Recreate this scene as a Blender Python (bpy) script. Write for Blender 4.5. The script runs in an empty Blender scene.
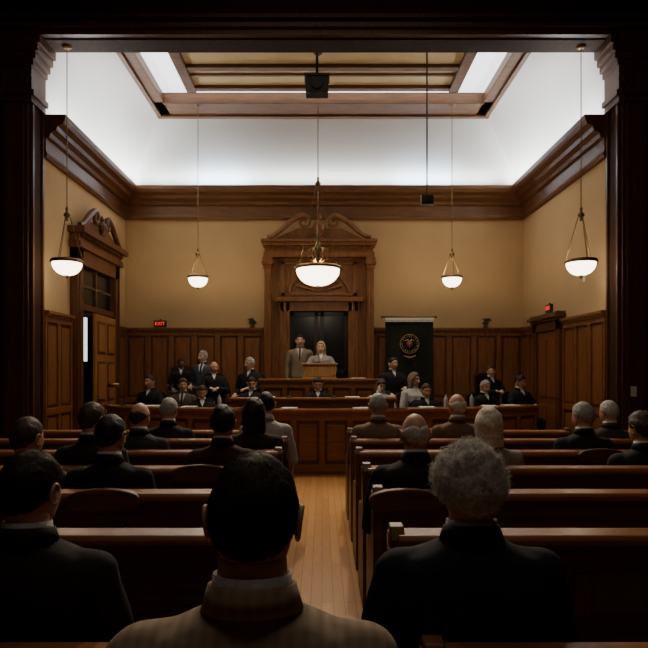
import bpy, math, random
import numpy as np
from mathutils import Vector, Matrix, noise
random.seed(7)
SC = bpy.context.scene
COL = SC.collection
F = 600.0; CX = 322.0; HZ = 370.0; CAMZ = 1.55
def wx(px, d): return (px-CX)/F*d
def wz(py, d): return CAMZ+(HZ-py)/F*d

# ---------------------------------------------------------------- materials
MC = {}
def new_mat(name):
    m = bpy.data.materials.new(name); m.use_nodes = True
    return m, m.node_tree, m.node_tree.nodes['Principled BSDF']
def wood(name, c1, c2, grain=(1,14,14), rough=.35, scale=2.2, coat=0.0, spec=.5):
    if name in MC: return MC[name]
    m, nt, b = new_mat(name)
    tc = nt.nodes.new('ShaderNodeTexCoord'); mp = nt.nodes.new('ShaderNodeMapping')
    mp.inputs['Scale'].default_value = grain
    n1 = nt.nodes.new('ShaderNodeTexNoise'); n1.inputs['Scale'].default_value = scale
    n1.inputs['Detail'].default_value = 6; n1.inputs['Distortion'].default_value = .6
    cr = nt.nodes.new('ShaderNodeValToRGB')
    cr.color_ramp.elements[0].position = .32; cr.color_ramp.elements[1].position = .7
    cr.color_ramp.elements[0].color = (*c1,1); cr.color_ramp.elements[1].color = (*c2,1)
    nt.links.new(tc.outputs['Object'], mp.inputs['Vector']); nt.links.new(mp.outputs['Vector'], n1.inputs['Vector'])
    nt.links.new(n1.outputs['Fac'], cr.inputs['Fac']); nt.links.new(cr.outputs['Color'], b.inputs['Base Color'])
    bp = nt.nodes.new('ShaderNodeBump'); bp.inputs['Strength'].default_value = .06; bp.inputs['Distance'].default_value = .01
    nt.links.new(n1.outputs['Fac'], bp.inputs['Height']); nt.links.new(bp.outputs['Normal'], b.inputs['Normal'])
    b.inputs['Roughness'].default_value = rough; b.inputs['Specular IOR Level'].default_value = spec
    b.inputs['Coat Weight'].default_value = coat; b.inputs['Coat Roughness'].default_value = .22
    MC[name] = m; return m
def plain(name, c, rough=.6, metal=0, nscale=0, namt=.15, bump=0, spec=None):
    if name in MC: return MC[name]
    m, nt, b = new_mat(name)
    b.inputs['Base Color'].default_value = (*c,1); b.inputs['Roughness'].default_value = rough
    b.inputs['Metallic'].default_value = metal
    if spec is not None: b.inputs['Specular IOR Level'].default_value = spec
    if nscale:
        tc = nt.nodes.new('ShaderNodeTexCoord'); n1 = nt.nodes.new('ShaderNodeTexNoise')
        n1.inputs['Scale'].default_value = nscale; n1.inputs['Detail'].default_value = 4
        cr = nt.nodes.new('ShaderNodeValToRGB')
        cr.color_ramp.elements[0].position = .3; cr.color_ramp.elements[1].position = .7
        cr.color_ramp.elements[0].color = (*[v*(1-namt) for v in c],1); cr.color_ramp.elements[1].color = (*[min(1,v*(1+namt)) for v in c],1)
        nt.links.new(tc.outputs['Object'], n1.inputs['Vector']); nt.links.new(n1.outputs['Fac'], cr.inputs['Fac'])
        nt.links.new(cr.outputs['Color'], b.inputs['Base Color'])
        if bump:
            bp = nt.nodes.new('ShaderNodeBump'); bp.inputs['Strength'].default_value = bump; bp.inputs['Distance'].default_value = .01
            nt.links.new(n1.outputs['Fac'], bp.inputs['Height']); nt.links.new(bp.outputs['Normal'], b.inputs['Normal'])
    MC[name] = m; return m
def emis(name, c, s):
    if name in MC: return MC[name]
    m, nt, b = new_mat(name)
    b.inputs['Base Color'].default_value = (*c,1); b.inputs['Emission Color'].default_value = (*c,1)
    b.inputs['Emission Strength'].default_value = s; MC[name] = m; return m

W_MID = wood('wood_oak', (.155,.058,.015), (.27,.108,.030), (10,10,1.2), .42)
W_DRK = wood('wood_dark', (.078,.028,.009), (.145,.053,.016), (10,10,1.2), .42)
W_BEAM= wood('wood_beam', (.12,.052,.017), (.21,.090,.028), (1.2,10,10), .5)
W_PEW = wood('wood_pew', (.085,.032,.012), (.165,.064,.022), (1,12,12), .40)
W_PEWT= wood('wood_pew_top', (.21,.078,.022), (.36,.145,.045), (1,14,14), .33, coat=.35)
W_DESK= wood('wood_desk', (.185,.068,.017), (.31,.124,.035), (1,12,12), .36)
W_LITE= wood('wood_light', (.38,.20,.075), (.52,.30,.13), (10,10,1.2), .4)
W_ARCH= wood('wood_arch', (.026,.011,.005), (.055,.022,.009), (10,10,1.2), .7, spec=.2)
PLAST = plain('plaster_tan', (.52,.355,.170), .88, nscale=1.5, namt=.05)
COVE  = plain('plaster_white', (.84,.84,.80), .9, nscale=.8, namt=.03)
GOLDP = plain('coffer_cream', (.82,.67,.37), .8, nscale=2, namt=.06)
BRASS = plain('brass_aged', (.24,.15,.065), .4, 1.0)
BLACK = plain('black_metal', (.02,.02,.02), .5)
DARKG = plain('dark_recess_glass', (.012,.011,.012), .25)  # transom glass; its dark colour also paints the shade of the doorways
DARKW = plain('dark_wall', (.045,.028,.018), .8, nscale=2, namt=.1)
PAPER = plain('paper_white', (.8,.78,.72), .8)
BOWL  = emis('alabaster_glow', (1.0,.84,.62), 8)
SKYL  = emis('skylight_glass', (.93,.96,1.0), 2.4)

def floor_mat():
    m, nt, b = new_mat('oak_floor')
    tc = nt.nodes.new('ShaderNodeTexCoord'); mp = nt.nodes.new('ShaderNodeMapping')
    mp.inputs['Rotation'].default_value = (0,0,math.pi/2)
    br = nt.nodes.new('ShaderNodeTexBrick'); br.inputs['Scale'].default_value = 1
    br.inputs['Brick Width'].default_value = 1.6; br.inputs['Row Height'].default_value = .075
    br.inputs['Mortar Size'].default_value = .0018
    br.inputs['Color1'].default_value = (.54,.27,.085,1); br.inputs['Color2'].default_value = (.44,.21,.062,1)
    br.inputs['Mortar'].default_value = (.10,.045,.02,1)
    n = nt.nodes.new('ShaderNodeTexNoise'); n.inputs['Scale'].default_value = 3
    mp2 = nt.nodes.new('ShaderNodeMapping'); mp2.inputs['Scale'].default_value = (20,1.2,1)
    mx = nt.nodes.new('ShaderNodeMixRGB'); mx.blend_type = 'MULTIPLY'; mx.inputs['Fac'].default_value = .35
    nt.links.new(tc.outputs['Object'], mp.inputs['Vector']); nt.links.new(mp.outputs['Vector'], br.inputs['Vector'])
    nt.links.new(tc.outputs['Object'], mp2.inputs['Vector']); nt.links.new(mp2.outputs['Vector'], n.inputs['Vector'])
    nt.links.new(br.outputs['Color'], mx.inputs['Color1']); nt.links.new(n.outputs['Fac'], mx.inputs['Color2'])
    nt.links.new(mx.outputs['Color'], b.inputs['Base Color']); b.inputs['Roughness'].default_value = .36
    return m
FLOORM = floor_mat()

# ---------------------------------------------------------------- mesh builder
class MB:
    def __init__(s): s.v=[]; s.f=[]; s.m=[]
    def add(s, vs, fs, m=0):
        o=len(s.v); s.v.extend([tuple(v) for v in vs])
        for f in fs: s.f.append(tuple(i+o for i in f)); s.m.append(m)
    def fbox(s, o, a, n, s0,s1,t0,t1,z0,z1, m=0):
        o=Vector(o); a=Vector(a); n=Vector(n); vs=[]
        for z in (z0,z1):
            for (u,w) in ((s0,t0),(s1,t0),(s1,t1),(s0,t1)):
                p=o+a*u+n*w; vs.append((p.x,p.y,p.z+z))
        s.add(vs, [(0,3,2,1),(4,5,6,7),(0,1,5,4),(1,2,6,5),(2,3,7,6),(3,0,4,7)], m)
    def box(s,x0,x1,y0,y1,z0,z1,m=0):
        s.fbox((0,0,0),(1,0,0),(0,1,0),x0,x1,y0,y1,z0,z1,m)
    def prism(s, prof, fn0, fn1, m=0):
        n=len(prof); vs=[fn0(p) for p in prof]+[fn1(p) for p in prof]
        fs=[(i,(i+1)%n,n+(i+1)%n,n+i) for i in range(n)]
        fs.append(tuple(range(n))[::-1]); fs.append(tuple(range(n,2*n)))
        s.add(vs,fs,m)
    def prismx(s, prof, x0,x1,m=0): s.prism(prof, lambda p:(x0,p[0],p[1]), lambda p:(x1,p[0],p[1]), m)
    def prismy(s, prof, y0,y1,m=0): s.prism(prof, lambda p:(p[0],y0,p[1]), lambda p:(p[0],y1,p[1]), m)
    def tube(s, pts, radii, n=8, m=0, cap=True, flat=None):
        pts=[Vector(p) for p in pts]; N=len(pts)
        if not hasattr(radii,'__len__'): radii=[radii]*N
        vs=[]; up=None
        for i,p in enumerate(pts):
            t=(pts[min(i+1,N-1)]-pts[max(i-1,0)])
            if t.length<1e-9: t=Vector((0,0,1))
            t.normalize()
            if up is None:
                up = Vector((0,0,1)) if abs(t.z)<.9 else Vector((0,1,0))
            r=t.cross(up)
            if r.length<1e-6: r=t.cross(Vector((1,0,0)))
            r.normalize(); u=r.cross(t).normalized(); up=u
            for k in range(n):
                a=2*math.pi*k/n; vs.append(p+(r*math.cos(a)+u*math.sin(a))*radii[i])
        fs=[(i*n+k,i*n+(k+1)%n,(i+1)*n+(k+1)%n,(i+1)*n+k) for i in range(N-1) for k in range(n)]
        if cap: fs.append(tuple(range(n))[::-1]); fs.append(tuple(range((N-1)*n,N*n)))
        s.add(vs,fs,m)
    def capsule(s,p0,p1,r0,r1,n=14,m=0,h=4):
        p0=Vector(p0);p1=Vector(p1);t=(p1-p0).normalized(); pts=[];rad=[]
        for i in range(h+1):
            a=-math.pi/2+math.pi/2*i/h; pts.append(p0+t*r0*math.sin(a)); rad.append(max(r0*math.cos(a),r0*.04))
        for i in range(h+1):
            a=math.pi/2*i/h; pts.append(p1+t*r1*math.sin(a)); rad.append(max(r1*math.cos(a),r1*.04))
        up=Vector((0,0,1)) if abs(t.z)<.9 else Vector((0,1,0))
        r=t.cross(up).normalized(); u=r.cross(t).normalized(); vs=[]
        for p,rr in zip(pts,rad):
            for k in range(n):
                a=2*math.pi*k/n; vs.append(p+(r*math.cos(a)+u*math.sin(a))*rr)
        N=len(pts)
        fs=[(i*n+k,i*n+(k+1)%n,(i+1)*n+(k+1)%n,(i+1)*n+k) for i in range(N-1) for k in range(n)]
        fs.append(tuple(range(n))[::-1]); fs.append(tuple(range((N-1)*n,N*n)))
        s.add(vs,fs,m)
    def lathe(s, prof, c, n=28, m=0, sx=1, sy=1):
        vs=[];N=len(prof)
        for (r,z) in prof:
            for k in range(n):
                a=2*math.pi*k/n; vs.append((c[0]+r*sx*math.cos(a),c[1]+r*sy*math.sin(a),c[2]+z))
        fs=[(i*n+k,i*n+(k+1)%n,(i+1)*n+(k+1)%n,(i+1)*n+k) for i in range(N-1) for k in range(n)]
        if prof[0][0]>1e-5: fs.append(tuple(range(n))[::-1])
        if prof[-1][0]>1e-5: fs.append(tuple(range((N-1)*n,N*n)))
        s.add(vs,fs,m)
    def ell(s,c,r,nu=16,nv=10,m=0,fn=None):
        vs=[]
        for j in range(nv+1):
            th=math.pi*j/nv
            for i in range(nu):
                a=2*math.pi*i/nu
                d=(max(math.sin(th),.01)*math.cos(a),max(math.sin(th),.01)*math.sin(a),math.cos(th))
                p=(c[0]+r[0]*d[0],c[1]+r[1]*d[1],c[2]+r[2]*d[2])
                vs.append(fn(d,p) if fn else p)
        fs=[(j*nu+i,(j+1)*nu+i,(j+1)*nu+(i+1)%nu,j*nu+(i+1)%nu) for j in range(nv) for i in range(nu)]
        fs.append(tuple(range(nu))); fs.append(tuple(range(nv*nu,(nv+1)*nu))[::-1])
        s.add(vs,fs,m)
    def mesh(s,name,mats,smooth=False):
        me=bpy.data.meshes.new(name); me.from_pydata([tuple(v) for v in s.v],[],s.f); 
        for m in mats: me.materials.append(m)
        me.polygons.foreach_set('material_index', s.m)
        import bmesh
        b=bmesh.new(); b.from_mesh(me); bmesh.ops.recalc_face_normals(b,faces=b.faces); b.to_mesh(me); b.free()
        me.polygons.foreach_set('use_smooth',[smooth]*len(me.polygons)); me.update()
        return me
    def obj(s,name,mats,smooth=False,parent=None,bevel=0,autos=False):
        me=s.mesh(name,mats,smooth or autos); ob=bpy.data.objects.new(name,me); COL.objects.link(ob)
        if parent: ob.parent=parent
        if bevel:
            b=ob.modifiers.new('b','BEVEL'); b.width=bevel; b.segments=2; b.limit_method='ANGLE'; b.angle_limit=.6
        return ob
def empty(name, loc=(0,0,0), rz=0):
    e=bpy.data.objects.new(name,None); e.location=loc; e.rotation_euler=(0,0,rz); e.empty_display_size=.2; COL.objects.link(e); return e

# ---------------------------------------------------------------- ROOM SHELL
D=12.5; XL=-4.10; XR=4.19; YF=8.45; YB=8.8
b=MB(); b.box(-5.4,5.4,-2.6,12.9,-.2,0); b.obj('floor',[FLOORM])
b=MB(); b.box(XL-.25,XR+.25,D,D+.2,0,5.6); b.obj('wall_back',[PLAST])
b=MB(); b.box(XL-.2,XL,YB,D,0,5.6); b.obj('wall_left',[PLAST])
b=MB(); b.box(XR,XR+.2,YB,D,0,5.6); b.obj('wall_right',[PLAST])
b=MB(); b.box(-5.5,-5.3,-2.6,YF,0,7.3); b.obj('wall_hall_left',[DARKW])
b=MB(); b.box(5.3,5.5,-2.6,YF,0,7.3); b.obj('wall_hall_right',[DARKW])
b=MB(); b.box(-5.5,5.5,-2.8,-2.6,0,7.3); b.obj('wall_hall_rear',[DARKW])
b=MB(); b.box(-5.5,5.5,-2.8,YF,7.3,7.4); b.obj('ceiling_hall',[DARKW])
ZS=6.20
b=MB()
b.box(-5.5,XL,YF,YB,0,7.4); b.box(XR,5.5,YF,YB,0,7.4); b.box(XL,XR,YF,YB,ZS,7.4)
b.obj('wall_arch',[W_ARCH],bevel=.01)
b=MB()
for sgn,xe in ((-1,XL),(1,XR)):
    def bx(u0,u1,y0,y1,z0,z1):
        xa=xe+sgn*u0; xb=xe+sgn*u1; b.box(min(xa,xb),max(xa,xb),y0,y1,z0,z1)
    bx(-.02,.40,YF-.08,YF,0,.35); bx(.02,.36,YF-.05,YF,.35,5.5)
    bx(.07,.11,YF-.075,YF-.04,.5,5.3); bx(.27,.31,YF-.075,YF-.04,.5,5.3)
    bx(0,.40,YF-.09,YF,5.3,5.4); bx(-.03,.43,YF-.12,YF,5.4,5.47)
    bx(-.03,.0,YF,YF+.05,0,5.3); bx(-.03,0,YB-.05,YB,0,5.3)
    steps=[(5.30,5.38,.05),(5.38,5.46,.09),(5.46,5.80,.05),(5.80,5.88,.08),(5.88,5.98,.12),(5.98,6.08,.16),(6.08,ZS,.20)]
    for z0,z1,p in steps: bx(-p,.38,YF-.06-p*.5,YB,z0,z1)
    xa=xe-sgn*.02
    pts=[]
    for i in range(22):
        t=i/21*math.pi*3; r=.11*(1-i/26); pts.append((xa+sgn*.06-sgn*r*math.cos(t)*.7, YF-.09, 5.64+r*math.sin(t)))
    b.tube(pts,.02,6)
b.box(XL-.4,XR+.4,YF-.10,YF,ZS+.02,ZS+.10); b.box(XL-.4,XR+.4,YF-.16,YF,ZS+.10,ZS+.16)
b.box(XL-.4,XR+.4,YF-.06,YF,ZS+.28,ZS+.34); b.box(XL-.5,XR+.5,YF-.20,YF,ZS+.60,ZS+.70)
b.obj('trim_arch',[wood('wood_arch_trim',(.055,.021,.007),(.11,.040,.013),(10,10,1.2),.42)],bevel=.008)

# cornice around the courtroom
Z0=4.67; Z1=5.30
prof=[(0,Z0),(.05,Z0),(.07,Z0+.05),(.05,Z0+.10),(.05,Z0+.28),(.10,Z0+.30),(.12,Z0+.36),(.20,Z0+.40),(.22,Z0+.46),(.30,Z0+.50),(.33,Z0+.56),(.34,Z1),(0,Z1)]
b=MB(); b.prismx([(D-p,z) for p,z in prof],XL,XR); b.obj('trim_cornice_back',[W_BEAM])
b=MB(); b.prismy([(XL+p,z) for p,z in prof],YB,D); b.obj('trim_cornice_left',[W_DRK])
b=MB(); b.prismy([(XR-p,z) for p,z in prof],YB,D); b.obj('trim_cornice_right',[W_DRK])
DC=11.5; HX=3.1; ZC=6.44
xl,xr=-HX,HX+.05
b=MB()
b.add([(XL,D,Z1),(XR,D,Z1),(xr,DC,ZC),(xl,DC,ZC)],[(0,1,2,3)])
NV=14; NU=12
for xe,xi in ((XL,xl),(XR,xr)):
    vs=[]
    for j in range(NV+1):
        v=j/NV; p=1+2.6*(1-v)**1.0
        for i in range(NU+1):
            a=i/NU*math.pi/2
            if p>1.0001:
                cs=max(math.cos(a),0)**(2/p); sn=math.sin(a)**(2/p)
            else: cs=math.cos(a)**2; sn=math.sin(a)**2
            x=xi+(xe-xi)*cs; z=Z1+(ZC-Z1)*sn
            y0=YB; y1=D+(DC-D)*sn
            vs.append((x,y0+(y1-y0)*v,z))
    b.add(vs,[(j*(NU+1)+i,j*(NU+1)+i+1,(j+1)*(NU+1)+i+1,(j+1)*(NU+1)+i) for j in range(NV) for i in range(NU)])
cv=b.obj('ceiling_cove',[COVE])
for p_ in cv.data.polygons: p_.use_smooth = p_.index>0
b=MB()
zb=ZC-.02
b.box(xl-.05,xr+.05,DC-.60,DC+.03,zb,ZC+.14); b.box(xl-.05,xr+.05,DC-.06,DC+.05,zb-.04,zb+.02); b.box(xl+.2,xr-.2,DC-.60,DC-.55,zb-.03,zb+.02)
for sx in (-1,1):
    e = xl if sx<0 else xr
    a0,a1=sorted((e-sx*-.03,e-sx*.22)); b.box(a0,a1,YB,DC,zb,ZC+.14)
    a0,a1=sorted((e-sx*-.04,e-sx*.04)); b.box(a0,a1,YB,DC,zb-.04,zb+.02)
b.obj('trim_ceiling_frame',[W_BEAM],bevel=.008)
b=MB(); b.box(xl+.20,xr-.20,YB,DC-.58,ZC+.16,ZC+.18); b.obj('window_skylight',[SKYL])
b=MB(); CXW=2.36; zc0=ZC+.10
b.box(-CXW,CXW+.02,YB,10.56,zc0-.02,zc0+.04,1)
for x0,x1 in ((-CXW-.02,-CXW+.15),(CXW-.13,CXW+.04)): b.box(x0,x1,YB,10.58,zc0-.10,zc0+.04,0)
for y0,y1,z in ((10.46,10.58,-.08),(10.05,10.11,-.05),(9.74,9.86,-.08),(9.25,9.31,-.05)): b.box(-CXW,CXW,y0,y1,zc0+z,zc0,0)
b.obj('ceiling_coffer',[W_BEAM,GOLDP],bevel=.006)

# ---------------------------------------------------------------- wainscot
def wainscot(name,o,a,n,L,z0,z1,step=.52,mat=W_MID):
    b=MB(); h=z1-z0
    b.fbox(o,a,n,0,L,0,.02,z0,z1,1)
    b.fbox(o,a,n,0,L,.0,.07,z0,z0+.16); b.fbox(o,a,n,0,L,0,.05,z1-.17,z1-.05)
    b.fbox(o,a,n,0,L,0,.10,z1-.05,z1); b.fbox(o,a,n,0,L,0,.075,z1-.09,z1-.05)
    zm=z0+h*.36; b.fbox(o,a,n,0,L,0,.05,zm,zm+.10)
    k=max(1,round(L/step)); w=L/k
    for i in range(k+1):
        c=i*w; b.fbox(o,a,n,max(0,c-.05),min(L,c+.05),0,.048,z0+.16,z1-.17)
    for i in range(k):
        for (za,zb_) in ((z0+.16,zm),(zm+.10,z1-.17)):
            b.fbox(o,a,n,i*w+.10,(i+1)*w-.10,.0,.036,za+.05,zb_-.05)
    return b.obj(name,[mat,W_DRK],bevel=.006)
DX0=-1.21; DX1=1.09
ZW=2.43
wainscot('trim_wainscot_back_left',(XL,D,0),(1,0,0),(0,-1,0),DX0-XL,0,ZW)
wainscot('trim_wainscot_back_right',(DX1,D,0),(1,0,0),(0,-1,0),XR-DX1,0,ZW)
wainscot('trim_wainscot_left',(XL,YB,0),(0,1,0),(1,0,0),9.75-YB,0,ZW)
wainscot('trim_wainscot_left_rear',(XL,11.75,0),(0,1,0),(1,0,0),D-11.75,0,ZW)
wainscot('trim_wainscot_right',(XR,YB,0),(0,1,0),(-1,0,0),10.35-YB,0,ZW)
wainscot('trim_wainscot_right_rear',(XR,11.65,0),(0,1,0),(-1,0,0),D-11.65,0,ZW)

def swan(b, fn, half, z0, zt, m=0, r=.05):
    for sg in (-1,1):
        pts=[];rad=[]; R=(zt-z0)*.28; uc=half*.30
        for i in range(16):
            t=i/15; u=half-(half-uc)*t; z=z0+(zt-z0)*(t*t*(3-2*t)); pts.append(fn(sg*u,z)); rad.append(r*(.8+.35*t))
        for i in range(1,22):
            a=math.pi/2+ i/21*math.pi*2.6; rr=R*(1-i/26)
            pts.append(fn(sg*(uc+rr*math.cos(a)), zt-R+rr*math.sin(a))); rad.append(r*(1-i/30))
        b.tube(pts,rad,8,m)
cx=(DX0+DX1)/2; yw=D
b=MB()
b.box(DX0+.03,cx-.60,yw-.12,yw,0,4.1); b.box(cx+.60,DX1-.03,yw-.12,yw,0,4.1); b.box(cx-.60,cx+.60,yw-.12,yw,2.76,4.1)
for sg in (-1,1):
    xc=cx+sg*1.05
    b.box(xc-.10,xc+.10,yw-.30,yw-.12,.45,.75); b.box(xc-.07,xc+.07,yw-.26,yw-.12,.75,3.62)
    b.box(xc-.045,xc-.02,yw-.275,yw-.25,.85,3.5); b.box(xc+.02,xc+.045,yw-.275,yw-.25,.85,3.5)
    b.box(xc-.085,xc+.085,yw-.28,yw-.12,3.62,3.70); b.box(xc-.10,xc+.10,yw-.31,yw-.12,3.70,3.85)
    for xx in (xc-.08,xc+.08): b.tube([(xx,yw-.32,3.74),(xx,yw-.12,3.74)],.04,12)
    xi=cx+sg*.70
    b.box(xi-.10,xi+.10,yw-.20,yw-.12,.45,2.95); b.box(xi-.03,xi+.03,yw-.225,yw-.19,.45,2.95)
b.box(cx-.82,cx+.82,yw-.20,yw-.12,2.76,2.95); b.box(cx-.90,cx+.90,yw-.27,yw-.12,2.95,3.03); 
b.box(cx-.78,cx+.78,yw-.16,yw-.12,3.08,3.14); b.box(cx-.78,cx-.70,yw-.16,yw-.12,3.08,3.78); b.box(cx+.70,cx+.78,yw-.16,yw-.12,3.08,3.78); b.box(cx-.78,cx+.78,yw-.16,yw-.12,3.72,3.78)
b.tube([(cx-.6*math.cos(t*math.pi/18),yw-.15,3.14+.45*math.sin(t*math.pi/18)) for t in range(19)],.035,8)
for t in range(1,9):
    a=t*math.pi/9; b.tube([(cx,yw-.14,3.16),(cx-.5*math.cos(a),yw-.15,3.16+.36*math.sin(a))],[.015,.04],6)
b.box(DX0+.02,DX1-.02,yw-.30,yw,3.85,3.96); b.box(DX0+.05,DX1-.05,yw-.25,yw,3.96,4.08); b.box(DX0-.0,DX1+.0,yw-.34,yw,4.08,4.15); b.box(DX0-.03,DX1+.03,yw-.38,yw,4.15,4.21)
for i in range(30):
    xx=DX0+.08+i*(DX1-DX0-.16)/29; b.box(xx-.022,xx+.022,yw-.30,yw-.24,4.02,4.08)
swan(b, lambda u,z:(cx+u,yw-.26,z), 1.06, 4.26, 4.70, r=.055)
b.prism([(-1.0,4.2),(1.0,4.2),(.45,4.45),(-.45,4.45)],lambda p:(cx+p[0],yw-.22,p[1]),lambda p:(cx+p[0],yw-.02,p[1]))
b.lathe([(.0,.0),(.09,.0),(.10,.03),(.06,.06),(.08,.10),(.13,.2),(.14,.28),(.08,.36),(.05,.40),(.07,.43),(.03,.50),(0,.54)],(cx,yw-.26,4.21),16)
ae=b.obj('trim_doorway_surround',[W_MID],bevel=.006)
b=MB(); b.box(cx-.60,cx+.60,yw-.05,yw-.01,.45,2.76,0)  # near-black panel paints the shade of the central door recess
for sg in (-1,1):
    a0,a1=sorted((cx+sg*.02,cx+sg*.10)); b.box(a0,a1,yw-.075,yw-.05,.45,2.76,1)
    a0,a1=sorted((cx+sg*.52,cx+sg*.60)); b.box(a0,a1,yw-.075,yw-.05,.45,2.76,1)
b.box(cx-.6,cx+.6,yw-.075,yw-.05,2.66,2.76,1); b.box(cx-.6,cx+.6,yw-.075,yw-.05,1.45,1.55,1)
b.tube([(cx+.06,yw-.07,1.5),(cx+.06,yw-.12,1.5)],.025,10,2)
b.obj('doorway_dark_panel',[DARKG,plain('door_dark_wood',(.022,.012,.008),.35),BRASS],bevel=.004)

# left side doorway
b=MB(); o=(XL,9.75,0); a=(0,1,0); n=(1,0,0); LW=2.0
b.fbox(o,a,n,0,.22,0,.14,0,3.55); b.fbox(o,a,n,LW-.22,LW,0,.14,0,3.55); b.fbox(o,a,n,0,LW,0,.14,3.30,3.55)
b.fbox(o,a,n,.05,.09,.14,.16,0,3.3); b.fbox(o,a,n,LW-.09,LW-.05,.14,.16,0,3.3)
b.fbox(o,a,n,-.05,LW+.05,0,.20,3.55,3.66); b.fbox(o,a,n,-.02,LW+.02,0,.16,3.66,3.78); b.fbox(o,a,n,-.10,LW+.10,0,.28,3.78,3.88)
b.fbox(o,a,n,.22,LW-.22,0,.10,2.56,2.66)
for i in range(20):
    yy=.05+i*(LW-.1)/19; b.fbox(o,a,n,yy-.02,yy+.02,.16,.22,3.72,3.78)
swan(b, lambda u,z:(XL+.16,9.75+LW/2+u,z), 1.0, 3.92, 4.30, r=.055)
b.prism([(-.95,3.88),(.95,3.88),(.42,4.10),(-.42,4.10)],lambda p:(XL+.02,9.75+LW/2+p[0],p[1]),lambda p:(XL+.14,9.75+LW/2+p[0],p[1]))
b.lathe([(0,0),(.07,0),(.05,.06),(.10,.17),(.10,.24),(.04,.32),(.05,.36),(0,.44)],(XL+.16,9.75+LW/2,3.88),14)
b.obj('trim_door_surround_left',[W_DRK],bevel=.006)
b=MB(); b.fbox(o,a,n,.22,LW-.22,.0,.03,0,3.30,0)  # dark sheet: transom glass above, painted shade of the open doorway below
b.fbox(o,a,n,.97,1.03,.03,.06,2.66,3.30,1); b.fbox(o,a,n,.22,LW-.22,.03,.05,2.96,3.0,1)
b.obj('transom_and_dark_opening',[DARKG,W_DRK])
b=MB(); b.fbox(o,a,n,.50,.60,.03,.05,1.70,2.45,0); b.obj('window_2',[emis('window_daylight',(.9,.92,1),1.6)])
b=MB(); ob_=(XL+.10,11.50,0); aa=Vector((.06,-1.0,0)).normalized(); nn=Vector((1.0,.06,0)).normalized()
LL=1.22
b.fbox(ob_,aa,nn,0,LL,0,.045,.01,2.52)
for (s0,s1) in ((.10,.56),(.66,1.12)):
    for z0,z1 in ((.15,.85),(.98,1.7),(1.82,2.4)): 
        b.fbox(ob_,aa,nn,s0,s1,.045,.05,z0,z1,1); b.fbox(ob_,aa,nn,s0+.05,s1-.05,.045,.062,z0+.05,z1-.05)
b.ell(tuple(Vector(ob_)+aa*1.15+nn*.09+Vector((0,0,1.05))),(.03,.03,.03),12,8,2)
b.obj('door_2',[wood('wood_door',(.28,.11,.03),(.42,.19,.06),(10,10,1.2),.4),W_DRK,BRASS],bevel=.005)

# right side door with small header
b=MB(); o=(XR,10.35,0); n=(-1,0,0); LW=1.3
b.fbox(o,a,n,0,.16,0,.10,0,2.42); b.fbox(o,a,n,LW-.16,LW,0,.10,0,2.42); b.fbox(o,a,n,0,LW,0,.10,2.26,2.42)
b.fbox(o,a,n,-.02,LW+.02,0,.14,2.42,2.47); b.fbox(o,a,n,-.06,LW+.06,0,.20,2.47,2.53); b.fbox(o,a,n,-.04,LW+.04,0,.16,2.53,2.57)
b.obj('trim_door_surround_right',[W_DRK],bevel=.006)
b=MB(); b.fbox(o,a,n,.16,LW-.16,.003,.05,0,2.26)
for s0,s1 in ((.24,.60),(.70,1.06)):
    for z0,z1 in ((.15,.9),(1.05,2.1)): b.fbox(o,a,n,s0,s1,.05,.07,z0,z1)
b.obj('door_3',[W_MID],bevel=.008)

def exit_sign(loc, rz):
    e=empty('exit_sign',loc,rz)
    b=MB(); b.box(-.13,.13,-.05,0,-.07,.07); b.box(-.015,.015,-.03,-.0,.07,.10); b.obj('housing',[BLACK],parent=e,bevel=.006)
    cu=bpy.data.curves.new('letters','FONT'); cu.body='EXIT'; cu.size=.10; cu.align_x='CENTER'; cu.align_y='CENTER'; cu.extrude=.003
    t=bpy.data.objects.new('letters',cu); COL.objects.link(t); t.parent=e; t.location=(0,-.055,0); t.rotation_euler=(math.pi/2,0,0)
    cu.materials.append(emis('exit_red',(1,.05,.02),1.2))
exit_sign((wx(160,12.45),12.5,2.51),0)
exit_sign((XR,11.0,2.68),math.pi/2*-1)

b=MB(); b.box(XR-.012,XR+.01,9.55,9.63,2.95,3.07); b.obj('thermostat',[PAPER],bevel=.003)
b=MB(); b.box(XR+.13,XR+.21,YF-.065,YF-.045,1.18,1.32); b.box(XR+.16,XR+.18,YF-.075,YF-.065,1.23,1.27); b.obj('light_switch',[PAPER],bevel=.003)

LEAF=plain('leaf_dark',(.03,.05,.02),.6)
def plant(x):
    e=empty('potted_plant',(x,D-.075,ZW))
    b=MB(); b.lathe([(0,0),(.05,0),(.055,.01),(.03,.03),(.045,.06),(.055,.10),(.06,.105),(.05,.11),(0,.10)],(0,0,0),16); b.obj('urn',[W_DRK],True,e)
    b=MB()
    for i in range(34):
        an=random.uniform(0,6.28); r=random.uniform(.03,.11); h=random.uniform(.10,.19)
        cl=lambda v: max(-.06,min(.055,v))
        p0=Vector((0,0,.10)); p1=Vector((r*.6*math.cos(an),cl(r*.5*math.sin(an)),h)); p2=Vector((r*1.2*math.cos(an),cl(r*math.sin(an)),h-.03))
        b.tube([p0,p1*.6+p0*.4,p1,p2],[.004,.010,.014,.002],5)
    b.obj('foliage',[LEAF],False,e)
plant(wx(252,12.4)); plant(wx(486,12.4))

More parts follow.
